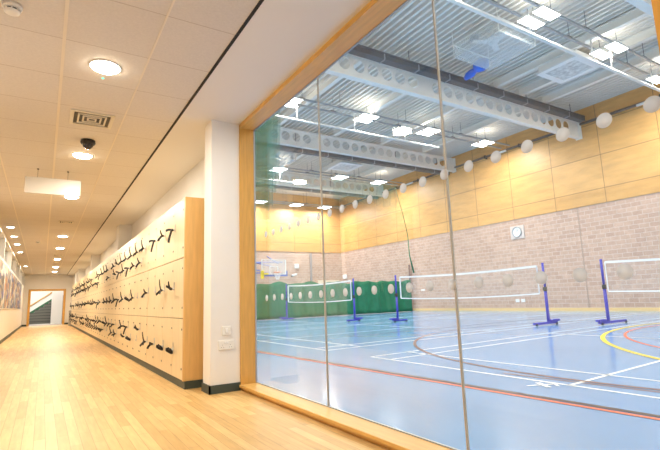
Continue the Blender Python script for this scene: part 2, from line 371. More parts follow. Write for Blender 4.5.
# ------------------------------------------------------------------ ceiling fittings
def downlight(x, y, label, power, r=.105):
    t = thing('ceiling_downlight', label, 'ceiling light', (x, y, CZ), 'round downlights along the corridor ceiling')
    bm = BM(); lathe(bm, (x, y, CZ), [(r + .002, .004), (r + .016, .002), (r + .016, -.005), (r + .004, -.008), (r, -.002)], 32); obj('trim_ring', bm, M['white'], t)
    bm = BM(); lathe(bm, (x, y, CZ), [(0, -.030), (r * .5, -.028), (r * .85, -.020), (r, -.003), (r, .003), (0, .003)], 32); obj('diffuser', bm, M['lamp_warm'], t)
    area('lamp', (x, y, CZ - .034), .2, .2, power, (1, .915, .79) if y < 10 else (1, .87, .66), t, 'DISK')
DLY = [-1.0, 3.82, 6.33, 8.86, 13.9, 16.7, 20.4, 24.3, 27.4]
DLL = ['round ceiling downlight behind the viewpoint', 'large round bright ceiling downlight nearest the viewer', 'round bright downlight just past the black dome camera',
       'round downlight behind the hanging white panel', 'first of the far downlights, beyond the dark ceiling vent', 'second of the far ceiling downlights', 'third of the far ceiling downlights', 'fourth of the far ceiling downlights', 'farthest ceiling downlight, near the end doorway']
for i, (y, l) in enumerate(zip(DLY, DLL)):
    downlight(.325 + .006 * max(0, y - 9), y, l, 36 if y < 10 else 38)
SPL = ['nearest of the small ceiling spotlights along the left wall', 'second small ceiling spotlight along the left wall', 'third small ceiling spotlight along the left wall', 'fourth small ceiling spotlight along the left wall', 'farthest small ceiling spotlight along the left wall']
for y, l in zip((12.7, 14.3, 16.0, 18.2, 24.0), SPL):
    t = thing('ceiling_spotlight', l, 'spotlight', (-.72, y, CZ), 'small spotlights by the left wall')
    bm = BM(); lathe(bm, (-.72, y, CZ), [(.075, .004), (.09, .0), (.088, -.008), (.07, -.006)], 24); obj('trim_ring', bm, M['white'], t)
    bm = BM(); lathe(bm, (-.72, y, CZ), [(0, -.004), (.07, -.004), (.07, .003), (0, .003)], 24); obj('diffuser', bm, M['lamp_spot'], t)
    area('lamp', (-.72, y, CZ - .02), .12, .12, 10, (1, .88, .72), t, 'DISK')
bm = BM(); lathe(bm, (.328, 4.03, CZ), [(0, -.006), (.008, -.004), (.011, .002), (0, .004)], 14)
tag(obj('indicator_light', bm, M['led_green'], loc=(.328, 4.03, CZ)), 'tiny green indicator light in the ceiling beside the nearest downlight', 'indicator light')
def detector(x, y, label):
    t = thing('smoke_detector', label, 'smoke detector', (x, y, CZ), 'smoke detectors on the corridor ceiling')
    bm = BM(); lathe(bm, (x, y, CZ), [(0, 0), (.055, 0), (.055, -.02), (.05, -.026), (.03, -.026), (0, -.026)], 24); obj('base', bm, M['white_plastic'], t)
    bm = BM(); lathe(bm, (x, y, CZ), [(.032, -.026), (.034, -.042), (0, -.042)], 20); obj('vent_band', bm, M['dark'], t)
    bm = BM(); lathe(bm, (x, y, CZ), [(.044, -.040), (.042, -.05), (.03, -.056), (0, -.057)], 24)
    for k in range(8): tube(bm, [(x + .041 * math.cos(k * PI / 4), y + .041 * math.sin(k * PI / 4), CZ - .026), (x + .041 * math.cos(k * PI / 4), y + .041 * math.sin(k * PI / 4), CZ - .042)], .005, 5)
    obj('cap', bm, M['white_plastic'], t)
detector(-.262, 3.255, 'white round smoke detector on the ceiling at the top left corner')
detector(-.20, 15.2, 'small far smoke detector on the ceiling left of the downlights')
def vent(x, y, s, label):
    t = thing('ceiling_vent', label, 'air vent', (x, y, CZ), 'square air vents in the corridor ceiling')
    bm = BM()
    for a, b in ((s, s * .84), (s * .66, s * .58), (s * .44, s * .36), (s * .22, s * .14)):
        for q in ((-a, a, b, a), (-a, a, -a, -b), (-a, -b, -b, b), (b, a, -b, b)): box(bm, x + q[0], x + q[1], y + q[2], y + q[3], CZ - .012, CZ - .002)
    obj('louvre', bm, M['cream'], t)
    obj('duct_opening', b1(x - s * .82, x + s * .82, y - s * .82, y + s * .82, CZ - .003, CZ + .002), M['dark'], t)
vent(.325, 5.02, .195, 'square louvred air vent between the two nearest downlights')
vent(.343, 11.56, .14, 'air vent beyond the hanging white panel')
vent(.37, 18.9, .14, 'air vent among the far downlights, second from the viewer past the panel')
vent(.40, 21.9, .14, 'farthest air vent in the corridor ceiling')
t = thing('dome_camera', 'black dome security camera on the ceiling in front of a downlight', 'security camera', (.343, 5.72, CZ))
bm = BM(); lathe(bm, (.343, 5.72, CZ), [(0, 0), (.075, 0), (.078, -.03), (.07, -.045), (0, -.045)], 28); obj('base', bm, M['black'], t)
bm = BM(); lathe(bm, (.343, 5.72, CZ), [(.055, -.045), (.052, -.07), (.038, -.092), (.018, -.104), (0, -.106)], 28); obj('dome', bm, mat('smoked_dome', (.03, .025, .025), .08), t)
t = thing('hanging_sign', 'blank white rectangular panel hanging from the corridor ceiling', 'sign', (.04, 7.2, CZ))
bm = BM(); box(bm, -.292, .37, 7.19, 7.215, 2.40, 2.625, bev=.004); obj('panel', bm, mat('sign_acrylic_shaded', (.52, .47, .40), .4), t)  # white panel, its colour darkened to carry the shade on its face
for x in (-.15, .205):
    bm = BM(); tube(bm, [(x, 7.2, 2.62), (x, 7.2, CZ)], .0022, 6); lathe(bm, (x, 7.2, CZ), [(0, 0), (.014, 0), (.012, -.012), (0, -.014)], 12); obj('wire', bm, M['dark'], t)

# wall plates on the pillar
t = thing('light_switch', 'small white light switch on the pillar above the socket', 'light switch', (1.556, 4.5, .58))
bm = BM(); box(bm, 1.512, 1.600, 4.488, 4.5, .536, .626, bev=.004); obj('plate', bm, M['white_plastic'], t)
bm = BM(); box(bm, 1.543, 1.569, 4.482, 4.489, .562, .600, bev=.002); obj('rocker', bm, M['white'], t)
t = thing('power_socket', 'white double power socket low on the pillar below the switch', 'power socket', (1.556, 4.5, .44))
bm = BM(); box(bm, 1.478, 1.634, 4.488, 4.5, .400, .488, bev=.004)
for x in (1.517, 1.595):
    for dx, dz in ((0, .014), (-.011, -.008), (.011, -.008)): box(bm, x + dx - .002, x + dx + .002, 4.4875, 4.489, .432 + dz - .003, .432 + dz + .003, mi=1)
obj('plate', bm, [M['white_plastic'], M['dark']], t)
for x in (1.545, 1.567):
    bm = BM(); box(bm, x - .008, x + .008, 4.483, 4.489, .458, .476, bev=.002); obj('rocker', bm, M['white'], t)

# art panels on the left wall
for i, (a, b) in enumerate(((11.9, 14.6), (14.75, 17.4), (17.55, 20.4), (20.55, 25.9))):
    t = thing('wall_picture', 'colourful blue and cream picture panel on the left wall, %s from the viewer' % ['nearest', 'second', 'third', 'farthest'][i], 'picture', (-.9, (a + b) / 2, .9), 'picture panels on the left wall')
    obj('board', b1(-.9, -.872, a, b, .91, 2.05), M['white'], t); obj('picture', b1(-.872, -.868, a + .03, b - .03, .93, 2.03), art_mat('mosaic_print_%d' % i, i * 2.7 + 1), t)

# ------------------------------------------------------------------ lockers
FX = 1.256
TIERS = [(.082, .703), (.707, 1.345), (1.349, 1.985)]
def door_mesh(y0, y1, z0, z1, hinge_near=True):
    bm = BM(); box(bm, FX, FX + .018, y0 + .0025, y1 - .0025, z0 + .002, z1 - .002, bev=.0015)
    hy = y0 + .03 if hinge_near else y1 - .03
    for z in (z0 + .11, z1 - .11): lathe(bm, (FX, hy, z), [(0, -.003), (.011, -.003), (.012, .001)], 10, 1, 'X')
    return bm
def lock_mesh(y, z):
    bm = BM(); box(bm, FX - .006, FX, y - .014, y + .014, z - .02, z + .075, bev=.002)
    lathe(bm, (FX, y, z), [(0, -.018), (.009, -.018), (.011, -.004)], 12, 0, 'X'); return bm
def unit_body(root, y0, y1):
    bm = BM(); box(bm, FX + .020, 1.69, y0 + .002, y1 - .002, .078, 1.987)
    obj('carcass', bm, M['carcass'], root)
    bm = BM(); box(bm, FX + .006, 1.69, y0, y1, 1.987, 2.003); obj('top_board', bm, M['birch'], root)
    obj('plinth', b1(FX + .012, 1.69, y0, y1, 0, .078), M['green_skirt'], root)
# near unit
NY0, NY1 = 4.985, 6.93
un = thing('locker_unit', 'pale birch locker unit nearest the pillar, with orange-toned end panel', 'lockers', (FX, NY0, 0), 'birch locker units along the corridor')
unit_body(un, NY0, NY1)
bm = BM(); box(bm, FX - .002, 1.69, 4.94, 4.975, .078, 2.003, bev=.002); obj('end_panel', bm, M['end_birch'], un)
bm = BM(); box(bm, FX + .012, 1.69, 4.93, 4.985, 0, .078); obj('plinth', bm, M['green_skirt'], un)
near_cols = [(4.988, 5.43), (5.43, 5.93), (5.93, 6.43), (6.43, 6.928)]
nkeys = []
for ti, (z0, z1) in enumerate(TIERS):
    for ci, (a, b) in enumerate(near_cols):
        d = obj('door', door_mesh(a, b, z0, z1), [M['birch'], M['dark']], un)
        lz = (.365, 1.03, 1.70)[ti]; ly = b - .045
        obj('lock_plate', lock_mesh(ly, lz), M['chrome'], d)
        nkeys.append((ti, ci, ly, lz))
# the repeating unit : narrow doors, locks alternating high and low
UW = 1.67; NU = 12; UY0 = NY1 + .006
def far_unit(y0, root):
    unit_body(root, y0, y0 + UW - .006)
    cw = (UW - .006) / 6
    for ti, (z0, z1) in enumerate(TIERS):
        for ci in range(6):
            a = y0 + ci * cw
            d = obj('door', door_mesh(a, a + cw, z0, z1, ci % 2 == 0), [M['birch'], M['dark']], root)
            lz = ((.34, .51), (.985, .985), (1.69, 1.50))[ti][ci % 2]
            obj('lock_plate', lock_mesh(a + cw - .03, lz), M['chrome'], d)
UL = ['birch locker unit next to the nearest one', 'third birch locker unit from the pillar'] + ['%s birch locker unit from the pillar' % ordinal(k) for k in range(3, 13)]
u0 = thing('locker_unit', UL[0], 'lockers', (FX, UY0, 0), 'birch locker units along the corridor')
far_unit(UY0, u0)
for k in range(1, NU): dup(u0, (FX, UY0 + k * UW, 0), UL[k], 'birch locker units along the corridor')
# keys on black wrist straps
def ribbon(bm, pts, w, t, tw=0., mi=0):
    pts = [Vector(p) for p in pts]; prev = None
    for i, p in enumerate(pts):
        d = (pts[min(i + 1, len(pts) - 1)] - pts[max(i - 1, 0)]).normalized()
        a = Vector((0, math.sin(tw), math.cos(tw))); u = (a - d * a.dot(d)).normalized(); v = d.cross(u)
        r = [bm.verts.new(p + s * u * w / 2 + q * v * t / 2) for s, q in ((-1, -1), (1, -1), (1, 1), (-1, 1))]
        if prev:
            for k in range(4): bm.faces.new((prev[k], prev[(k + 1) % 4], r[(k + 1) % 4], r[k])).material_index = mi
        else: bm.faces.new(r[::-1]).material_index = mi
        prev = r
    bm.faces.new(prev).material_index = mi
def arcpts(p, ang, length, curl, n=7, outx=-.55):
    """strap running out from the lock; ang is measured in the door's plane, curl bends it"""
    out = [Vector(p)]; q = Vector(p); st = length / n
    for i in range(n):
        a = ang + curl * i / n
        q = q + Vector((outx * st * (1 - .6 * i / n), math.cos(a) * st, math.sin(a) * st)); out.append(q.copy())
    return out
def key_mesh(kind):
    h = BM(); lathe(h, (0, 0, 0), [(0, -.052), (.012, -.052), (.015, -.046), (.015, -.026), (.007, -.022), (.006, -.0175), (0, -.0175)], 12, 0, 'X')
    s = BM(); p = (-.040, 0, 0)
    if kind == 0:      # one end hangs down, one end out
        ribbon(s, arcpts(p, -1.15, .15, -.2, outx=-.2), .025, .010); ribbon(s, arcpts(p, .35, .07, -.9, outx=-.9), .025, .010)
    elif kind == 1:    # sticking out level and curling round
        ribbon(s, arcpts(p, 2.7, .12, .5, outx=-.5), .025, .010); ribbon(s, arcpts(p, -.6, .07, -1.2, outx=-.8), .025, .010)
    elif kind == 2:    # long end up and away, short end down
        ribbon(s, arcpts(p, 2.45, .17, -.15, outx=-.35), .025, .010); ribbon(s, arcpts(p, -.75, .08, .3, outx=-.7), .025, .010); ribbon(s, arcpts(p, 3.7, .06, .5, outx=-.5), .025, .010)
    elif kind == 3:    # closed loop
        pts = [Vector((-.045 - .035 * math.sin(t), -.018 + .026 * math.cos(t), -.012 + .024 * math.sin(t + .6))) for t in [i * 2 * PI / 12 for i in range(13)]]
        ribbon(s, pts, .025, .010)
        ribbon(s, arcpts(p, 2.6, .06, .6, outx=-.6), .025, .010)
    else:              # flat out towards the corridor
        ribbon(s, arcpts(p, 2.75, .13, -.5, outx=-.5), .025, .010); ribbon(s, arcpts(p, .9, .06, -.8, outx=-.8), .025, .010)
    return h, s
KG = 'black wristband keys hanging in the locker locks'
protos = []
def place_key(kind, y, z, label, rx=0.):
    if protos[kind] is None: return
    r, used = protos[kind]
    if not used:
        r.location = (FX, y, z); r['label'] = label; r.rotation_euler = (rx, 0, 0); protos[kind] = (r, True); return
    dup(r, (FX, y, z), label, KG, (rx, 0, 0))
for k in range(5):
    h, s = key_mesh(k)
    r = obj('wristband_key', s, M['black']); tag(r, 'key', 'key', KG)
    obj('key_head', h, M['dark'], r); protos.append((r, False))
rowname = {(0, 0): 'bottom', (1, 0): 'middle', (2, 0): 'top'}
# near unit's keys : the ones the photograph shows
NK = {(2, 0): 0, (2, 1): 1, (2, 2): 0, (1, 0): 4, (1, 1): 2, (1, 3): 1, (0, 0): 3, (0, 1): 3, (0, 2): 1, (0, 3): 2}
for ti, ci, y, z in nkeys:
    if (ti, ci) in NK:
        row = ('bottom', 'middle', 'top')[ti]
        place_key(NK[(ti, ci)], y, z, 'black wristband key in the %s row of the nearest locker unit, %s from pillar' % (row, ordinal(ci)), random.uniform(-.15, .15))
rows = [(0, 0, 'bottom', .34), (0, 1, 'fourth', .51), (1, 1, 'middle', .985), (2, 1, 'second', 1.50), (2, 0, 'top', 1.69)]
cw = (UW - .006) / 6
cnt = {}
for u in range(NU):
    for ti, par, rn, z in rows:
        for ci in range(6):
            if ci % 2 != par: continue
            if random.random() < (.16 if rn != 'middle' else .10): continue
            y = UY0 + u * UW + ci * cw + cw - .03
            n = cnt.get(rn, 0); cnt[rn] = n + 1
            place_key(random.choice((0, 1, 2, 2, 3, 4)), y, z, 'black wristband key in %s row of the farther locker units, %s from near end' % (rn, ordinal(n)), random.uniform(-.35, .35))

# ------------------------------------------------------------------ sports hall shell
HX0, HX1, HY0, HY1 = 1.875, 19.0, -6.0, 29.0
fh = struct('floor_hall', b1(HX0, HX1 + .2, HY0, HY1 + .2, -.12, 0), M['blue_floor'], label='glossy pale blue sports hall floor')
bm = BM(); box(bm, HX1, HX1 + .2, HY0, HY1 + .2, 0, 4.30)
struct('wall_hall_right', bm, M['brick_yz'], label='pink blockwork long wall of the sports hall')
struct('wall_hall_right_upper', b1(HX1 - .03, HX1 + .2, HY0, HY1 + .2, 4.30, 8.56), M['ply_yz'], label='birch plywood panelling above the long blockwork wall')
struct('wall_hall_far', b1(HX0, HX1, HY1, HY1 + .2, 0, 4.27), M['brick_xz'], label='pink blockwork end wall of the sports hall')
struct('wall_hall_far_upper', b1(HX0, HX1, HY1 - .03, HY1 + .2, 4.27, 8.56), M['ply_xz'], label='birch plywood panelling above the end wall')
struct('wall_hall_near', b1(HX0, HX1, HY0 - .2, HY0, 0, 8.56), M['plaster'], label='near end wall of the sports hall, out of frame')
bm = BM(); box(bm, HX1 - .03, HX1, HY0, HY1, 0, .13); box(bm, HX0, HX1, HY1 - .03, HY1, 0, .13)
struct('baseboard_hall', bm, mat('hall_skirting', (.80, .56, .26), .45), label='pale timber skirting round the sports hall')
struct('trim_2', b1(HX1 - .008, HX1, 10.66, 10.70, .13, 4.3), mat('joint_sealant', (.43, .32, .26), .8), label='vertical movement joint in the long blockwork wall')
# ribbed roof deck, ribs running along the hall
DZ = 8.42
bm = BM(); P_ = .21; prev = None; x = HX0
ring = []
while x < HX1 + .2:
    ring += [(x, DZ), (x + .075, DZ), (x + .10, DZ + .13), (x + .185, DZ + .13)]; x += P_
for (xa, za), (xb, zb) in zip(ring, ring[1:]):
    bm.faces.new([bm.verts.new(p) for p in ((xa, HY0, za), (xb, HY0, zb), (xb, HY1, zb), (xa, HY1, za))])
bmesh.ops.remove_doubles(bm, verts=bm.verts, dist=1e-4)
box(bm, HX0, HX1, HY0, HY1, DZ + .1305, DZ + .14)
struct('ceiling_hall', bm, M['deck'], label='ribbed grey steel roof deck of the sports hall')

# ------------------------------------------------------------------ court markings
def line(bm, x0, y0, x1, y1, w=.05, z=.002):
    d = Vector((x1 - x0, y1 - y0, 0)).normalized(); n = Vector((-d.y, d.x, 0)) * w / 2
    a, b = Vector((x0, y0, z)), Vector((x1, y1, z))
    bm.faces.new([bm.verts.new(p) for p in (a - n, b - n, b + n, a + n)])
def arc(bm, cx, cy, r, a0, a1, w=.05, z=.0025, n=64):
    pr = None
    for i in range(n + 1):
        a = a0 + (a1 - a0) * i / n
        q = [bm.verts.new((cx + rr * math.cos(a), cy + rr * math.sin(a), z)) for rr in (r - w / 2, r + w / 2)]
        if pr: bm.faces.new((pr[0], pr[1], q[1], q[0]))
        pr = q
SK = .07            # the courts sit a touch askew to the hall
def cx_(x, y): return (x, y + SK * (x - 7.5))
def court(bm, ya, yb):
    XA, XB = 4.12, 17.5; yi, yj = ya + .44, yb - .44; ym = (ya + yb) / 2
    def L(x0, y0, x1, y1):
        a = cx_(x0, y0); b = cx_(x1, y1); line(bm, a[0], a[1], b[0], b[1], .045)
    for y in (ya, yi, yj, yb): L(XA, y, XB, y)
    for xx in (XA, XA + .74, XB - .74, XB, 8.85, 12.75): L(xx, ya, xx, yb)
    L(XA, ym, 8.85, ym); L(12.75, ym, XB, ym)
bm = BM(); court(bm, -.2, 5.84); court(bm, 7.08, 12.75); court(bm, 14.5, 20.1)
obj('court_line', bm, M['mark_white'], fh)['label'] = 'white badminton court lines'
bm = BM(); line(bm, 3.16, 8.5, 3.33, 4.5, .05, .003); line(bm, 3.33, 4.5, 3.62, -2, .05, .003); line(bm, 3.16, 8.5, 3.1, 28, .06, .003)
arc(bm, 11.71, -.37, 5.55, -PI, PI)
obj('court_line', bm, M['mark_red'], fh)['label'] = 'red court lines'
bm = BM(); line(bm, 3.24, 8.5, 3.41, 4.5, .06, .003); line(bm, 3.41, 4.5, 3.70, -2, .06, .003); line(bm, 3.23, 8.5, 3.17, 28, .055, .003)
obj('court_line', bm, M['mark_black'], fh)['label'] = 'black line beside the red line'
bm = BM(); arc(bm, 9.99, 2.82, 5.6, PI * .30, PI * 1.45, .055); line(bm, 4.25, 3.4, 4.42, 1., .04, .0018)
line(bm, 6.0, 8.9, 16, 9.3, .05, .0035)
obj('court_line', bm, M['mark_brown'], fh)['label'] = 'brown curved court line'
bm = BM(); arc(bm, 11.98, -1.75, 7.25, PI * .35, PI * 1.2, .075, .004); arc(bm, 7.4, 17.4, 1.2, PI * .5, PI * 1.2, .07, .004)
obj('court_line', bm, M['mark_yellow'], fh)['label'] = 'yellow curved court line'
bm = BM()
line(bm, 3.82, 2.81, 4.10, 2.69, .035, .004); line(bm, 3.90, 2.64, 4.02, 2.84, .05, .0045); line(bm, 4.0, 2.62, 4.08, 2.70, .03, .0045)
obj('court_line', bm, M['mark_white'], fh)['label'] = 'short white tape mark near the red line'

# ------------------------------------------------------------------ badminton posts and nets
NX = 10.85
def post(y, x, xl, xr, label):
    t = thing('badminton_post', label, 'net post', (x, y, 0), 'blue badminton posts across the hall')
    bm = BM(); tube(bm, [(x, y, .04), (x, y, .95)], .038, 12); tube(bm, [(x, y, .95), (x, y, 1.58)], .030, 12); lathe(bm, (x, y, 1.575), [(.03, 0), (.034, .004), (.034, .02), (0, .026)], 12)
    obj('upright', bm, M['post_blue'], t)
    bm = BM(); tube(bm, [(x, y, .86), (x, y, .97)], .048, 12); box(bm, x - .07, x - .03, y - .02, y + .02, .89, .95); obj('collar', bm, M['dark'], t)
    bm = BM(); box(bm, x - xl, x + xr, y - .035, y + .035, .03, .085, bev=.008); obj('base_bar', bm, M['post_blue'], t)
    for xx in (x - xl + .06, x + xr - .06):
        bm = BM(); lathe(bm, (xx, y - .06, .028), [(0, 0), (.026, 0), (.028, .01), (.028, .03), (.026, .04), (0, .04)], 14, 0, 'Y'); obj('wheel', bm, M['dark'], t)
    wx = x + (xr * .75 if xr < xl else -xl * .75)
    bm = BM(); box(bm, wx - .16, wx + .16, y - .06, y + .06, .085, .14, bev=.01); obj('weight', bm, M['post_blue'], t)
PY = [(6.215, 11.82, .42, .80, 'right-hand blue net post, nearest the right edge'), (7.33, 11.09, .62, .34, 'blue net post holding the right end of the middle net'), (12.5, 10.41, .22, .40, 'blue net post in front of the end of the green curtain'),
      (14.45, 9.965, .35, .22, 'blue net post at the right of the small far net'), (19.03, 9.41, .25, .35, 'blue net post at the left of the small far net')]
for y, x, l, r, lab in PY: post(y, x, l, r, lab)
def net(p0, p1, label, z1=1.52, z0=.80):
    a, b = Vector(p0), Vector(p1); n = 24
    t = thing('badminton_net', label, 'badminton net', ((a + b) / 2)[:], 'badminton nets')
    def q(f, z): 
        p = a.lerp(b, f); sag = -.05 * (1 - (2 * f - 1) ** 2); return Vector((p.x, p.y, z + sag))
    bm = BM()
    for i in range(n):
        bm.faces.new([bm.verts.new(v) for v in (q(i / n, z0), q((i + 1) / n, z0), q((i + 1) / n, z1), q(i / n, z1))])
    bmesh.ops.remove_doubles(bm, verts=bm.verts, dist=1e-4); obj('mesh', bm, M['net'], t)
    for z, w, nm in ((z1, .055, 'top_tape'), (z0, .035, 'bottom_tape')):
        bm = BM(); pts = [q(i / n, z) for i in range(n + 1)]; ribbon(bm, pts, w, .008); obj(nm, bm, M['tape'], t)
    for f in (0, 1):
        bm = BM(); p = q(f, z0); p2 = q(f, z1); bar(bm, p, p2, .045, .010); obj('side_tape', bm, M['tape'], t)
net((11.83, 6.13, 0), (12.6, .2, 0), 'net running out of frame at the right edge')
net((10.44, 12.3, 0), (11.07, 7.49, 0), 'white-edged middle net, the widest one in view')
net((9.43, 18.88, 0), (9.95, 14.6, 0), 'small far net in front of the green curtain')

# ------------------------------------------------------------------ curtain and netting
bm = BM(); nx, nz = 260, 8; g = []
CX0, CX1, CY = 2.3, 17.95, 20.3
for j in range(nz + 1):
    row = []
    for i in range(nx + 1):
        x = CX0 + (CX1 - CX0) * i / nx; f = j / nz
        top = 1.76 - .10 * abs(math.sin(x * 1.9 + .6)) ** 2 * (1 if x < 13.8 else .45) - .03 * math.sin(x * 7)
        z = .02 + (top - .02) * f
        y = CY + .07 * math.sin(x * 6.3 + 1.2 * math.sin(x * 1.7)) * (1 - .3 * f) + .05 * math.sin(x * 2.3 + 2 * f) + .025 * math.sin(x * 14 + f * 3)
        row.append(bm.verts.new((x, y, z)))
    g.append(row)
for j in range(nz):
    for i in range(nx):
        f = bm.faces.new((g[j][i], g[j][i + 1], g[j + 1][i + 1], g[j + 1][i])); f.smooth = True
dc = thing('division_curtain', 'green hall division curtain hanging across the hall behind the far net', 'curtain', (10, CY, 0))
o = obj('curtain_skirt', bm, M['curtain'], dc); so = o.modifiers.new('thickness', 'SOLIDIFY'); so.thickness = .006
def netsheet(pts, m, name, parent):
    bm = BM(); bm.faces.new([bm.verts.new(p) for p in pts]); return obj(name, bm, m, parent)
netsheet([(CX0, CY, 1.74), (17.95, CY, 1.74), (18.02, CY, 4.4), (17.25, CY, 7.3), (CX0, CY, 7.3)], mat('netting_fine', (.10, .42, .36), .8, alpha=.05), 'upper_netting', dc)
bm = BM(); n = 60; g = []
for j in range(3):
    g.append([bm.verts.new((13 + 4.25 * i / n, CY + .15 * math.sin(i * .9 + j), 7.3 - .55 * j - .12 * abs(math.sin(i * .35)) * j)) for i in range(n + 1)])
for j in range(2):
    for i in range(n): bm.faces.new((g[j][i], g[j][i + 1], g[j + 1][i + 1], g[j + 1][i]))
obj('gathered_netting', bm, M['teal_net'], dc)
bm = BM(); tube(bm, [(17.25, CY, 7.3), (17.75, CY, 5.6), (18.02, CY, 4.4)], .018, 6, flat=1); tube(bm, [(18.02, CY, 4.4), (17.95, CY - .12, 3.2), (18.2, CY - .12, 2.2)], [.02, .03, .05], 6); obj('edge_cord', bm, M['curtain'], dc)
bm = BM(); tube(bm, [(CX0, CY, 7.33), (17.6, CY, 7.33)], .02, 8); obj('track', bm, M['steel_white'], dc)
pn = thing('division_netting', 'bunched teal division netting hanging by the far window jamb', 'netting', (2.6, 6.8, 8))
for k in range(4):
    bm = BM(); n = 40; prev = None
    for i in range(n + 1):
        x = 2.25 + (.78 + .10 * k) * i / n; y = 6.72 + .05 * k + .05 * math.sin(i * (.9 + .2 * k) + k)
        q = [bm.verts.new((x + .02 * math.sin(z * 3 + k), y + .03 * math.sin(z * 2.2 + i), z)) for z in (2.15 + .25 * k, 4, 5.5, 7, 8.2)]
        if prev:
            for j in range(4): bm.faces.new((prev[j], q[j], q[j + 1], prev[j + 1])).smooth = True
        prev = q
    obj('net_fold', bm, M['teal_net_thick'], pn)

# ------------------------------------------------------------------ roof steelwork
def cell_beam(y, zc, label, x0=1.95, x1=18.95, hole_x0=2.32):
    t = thing('roof_beam', label, 'roof beam', (10, y, zc), 'perforated white roof beams')
    HB, HT = .41, .29; ph = .525; R_ = .20; th = .012
    bm = BM(); x = hole_x0; k = 0
    last = x0
    def quad(a, b, c, d): bm.faces.new([bm.verts.new(p) for p in (a, b, c, d)])
    while x + ph / 2 < x1 - .45:
        if abs(x - 10.2) < .30:         # splice plate, no opening
            x += ph; continue
        xa, xb = x - ph / 2, x + ph / 2
        if xa > last + .001: quad((last, y, zc - HB), (xa, y, zc - HB), (xa, y, zc + HT), (last, y, zc + HT))
        n = 24
        for i in range(n):
            a0, a1 = 2 * PI * i / n, 2 * PI * (i + 1) / n
            def rim(a):
                c, s = math.cos(a), math.sin(a); m = min((ph / 2) / abs(c) if abs(c) > 1e-6 else 9, (HT if s > 0 else HB) / abs(s) if abs(s) > 1e-6 else 9); return (x + c * m, y, zc + s * m)
            def hol(a): return (x + R_ * math.cos(a), y, zc + R_ * math.sin(a))
            r0, r1 = rim(a0), rim(a1)
            # corner of the rectangle between the two rays
            poly = [hol(a0), r0]
            on_side = lambda r: abs(abs(r[0] - x) - ph / 2) < 1e-6
            if on_side(r0) != on_side(r1):
                poly.append((x + math.copysign(ph / 2, math.cos((a0 + a1) / 2)), y, zc + (HT if math.sin((a0 + a1) / 2) > 0 else -HB)))
            poly += [r1, hol(a1)]
            bm.faces.new([bm.verts.new(p) for p in poly])
        last = xb; x += ph
    quad((last, y, zc - HB), (x1, y, zc - HB), (x1, y, zc + HT), (last, y, zc + HT))
    bmesh.ops.remove_doubles(bm, verts=bm.verts, dist=1e-4)
    o = obj('web', bm, M['steel_white'], t); so = o.modifiers.new('thickness', 'SOLIDIFY'); so.thickness = th; so.offset = 0
    obj('flange', b1(x0, x1, y - .10, y + .10, zc - HB - .02, zc - HB), M['steel_white'], t)
    obj('flange', b1(x0, x1, y - .10, y + .10, zc + HT, zc + HT + .02), M['steel_white'], t)
    bm = BM(); box(bm, x1 - .02, x1, y - .14, y + .14, zc - HB - .05, zc + HT + .05); obj('end_plate', bm, M['steel_white'], t)
    return t
BEAMS = [(4.25, 7.60, 'nearest perforated roof beam, at the top right corner'), (10.2, 7.60, 'large perforated white roof beam crossing the upper middle of the view'), (17.2, 7.97, 'second perforated white roof beam, behind the large one'), (23.6, 7.95, 'farthest perforated white roof beam')]
for y, z, l in BEAMS: cell_beam(y, z, l)
for y, z, l in ((9.90, 7.80, 'long dark grey service tray along the near side of the large roof beam'), (17.55, 7.42, 'dark grey service tray behind and below the second roof beam'), (23.95, 7.40, 'dark grey service tray behind the farthest roof beam')):
    t = thing('ceiling_service_tray', l, 'cable tray', (10, y, z), 'dark service trays by the roof beams')
    bm = BM(); box(bm, 2.0, 18.8, y - .12, y + .12, z, z + .14); tube(bm, [(2, y - .10, z + .19), (18.8, y - .10, z + .19)], .04, 8); obj('tray', bm, M['steel_grey'], t)
    bm = BM()
    for k in range(12): box(bm, 2.8 + 1.35 * k, 2.84 + 1.35 * k, y - .13, y + .13, z - .02, z + .24)
    obj('bracket', bm, M['tray_grey'], t)
    bm = BM()
    for k in range(6): tube(bm, [(3.5 + 2.9 * k, y, z + .14), (3.5 + 2.9 * k, y, DZ + .01)], .012, 6)
    obj('hanger', bm, M['dark'], t)
PUR = [(13.42, -5.9, 10.0, 'white roof purlin right of the clear fan guard'), (14.85, -5.9, 10.0, 'white roof purlin above the near square ceiling unit'), (16.3, -5.9, 10., 'white roof purlin nearest the right wall, in the near bay')]
for k, x in enumerate((5.35, 8.05, 10.8, 13.5, 16.2)):
    o_ = ['leftmost', 'second', 'third', 'fourth', 'rightmost'][k]
    PUR += [(x, 10.4, 16.7, o_ + ' white purlin between the large and second roof beams'), (x, 17.4, 23.1, o_ + ' white purlin between the second and farthest roof beams')]
for x, ya, yb, l in PUR:
    bm = BM(); box(bm, x - .075, x + .075, ya, yb, 8.13, 8.15); box(bm, x - .008, x + .008, ya, yb, 8.15, DZ - .003); box(bm, x - .075, x + .075, ya, yb, DZ - .02, DZ - .003)
    tag(obj('purlin', bm, M['steel_white'], loc=(x, (ya + yb) / 2, 8.2)), l, 'roof purlin', 'white roof purlins')

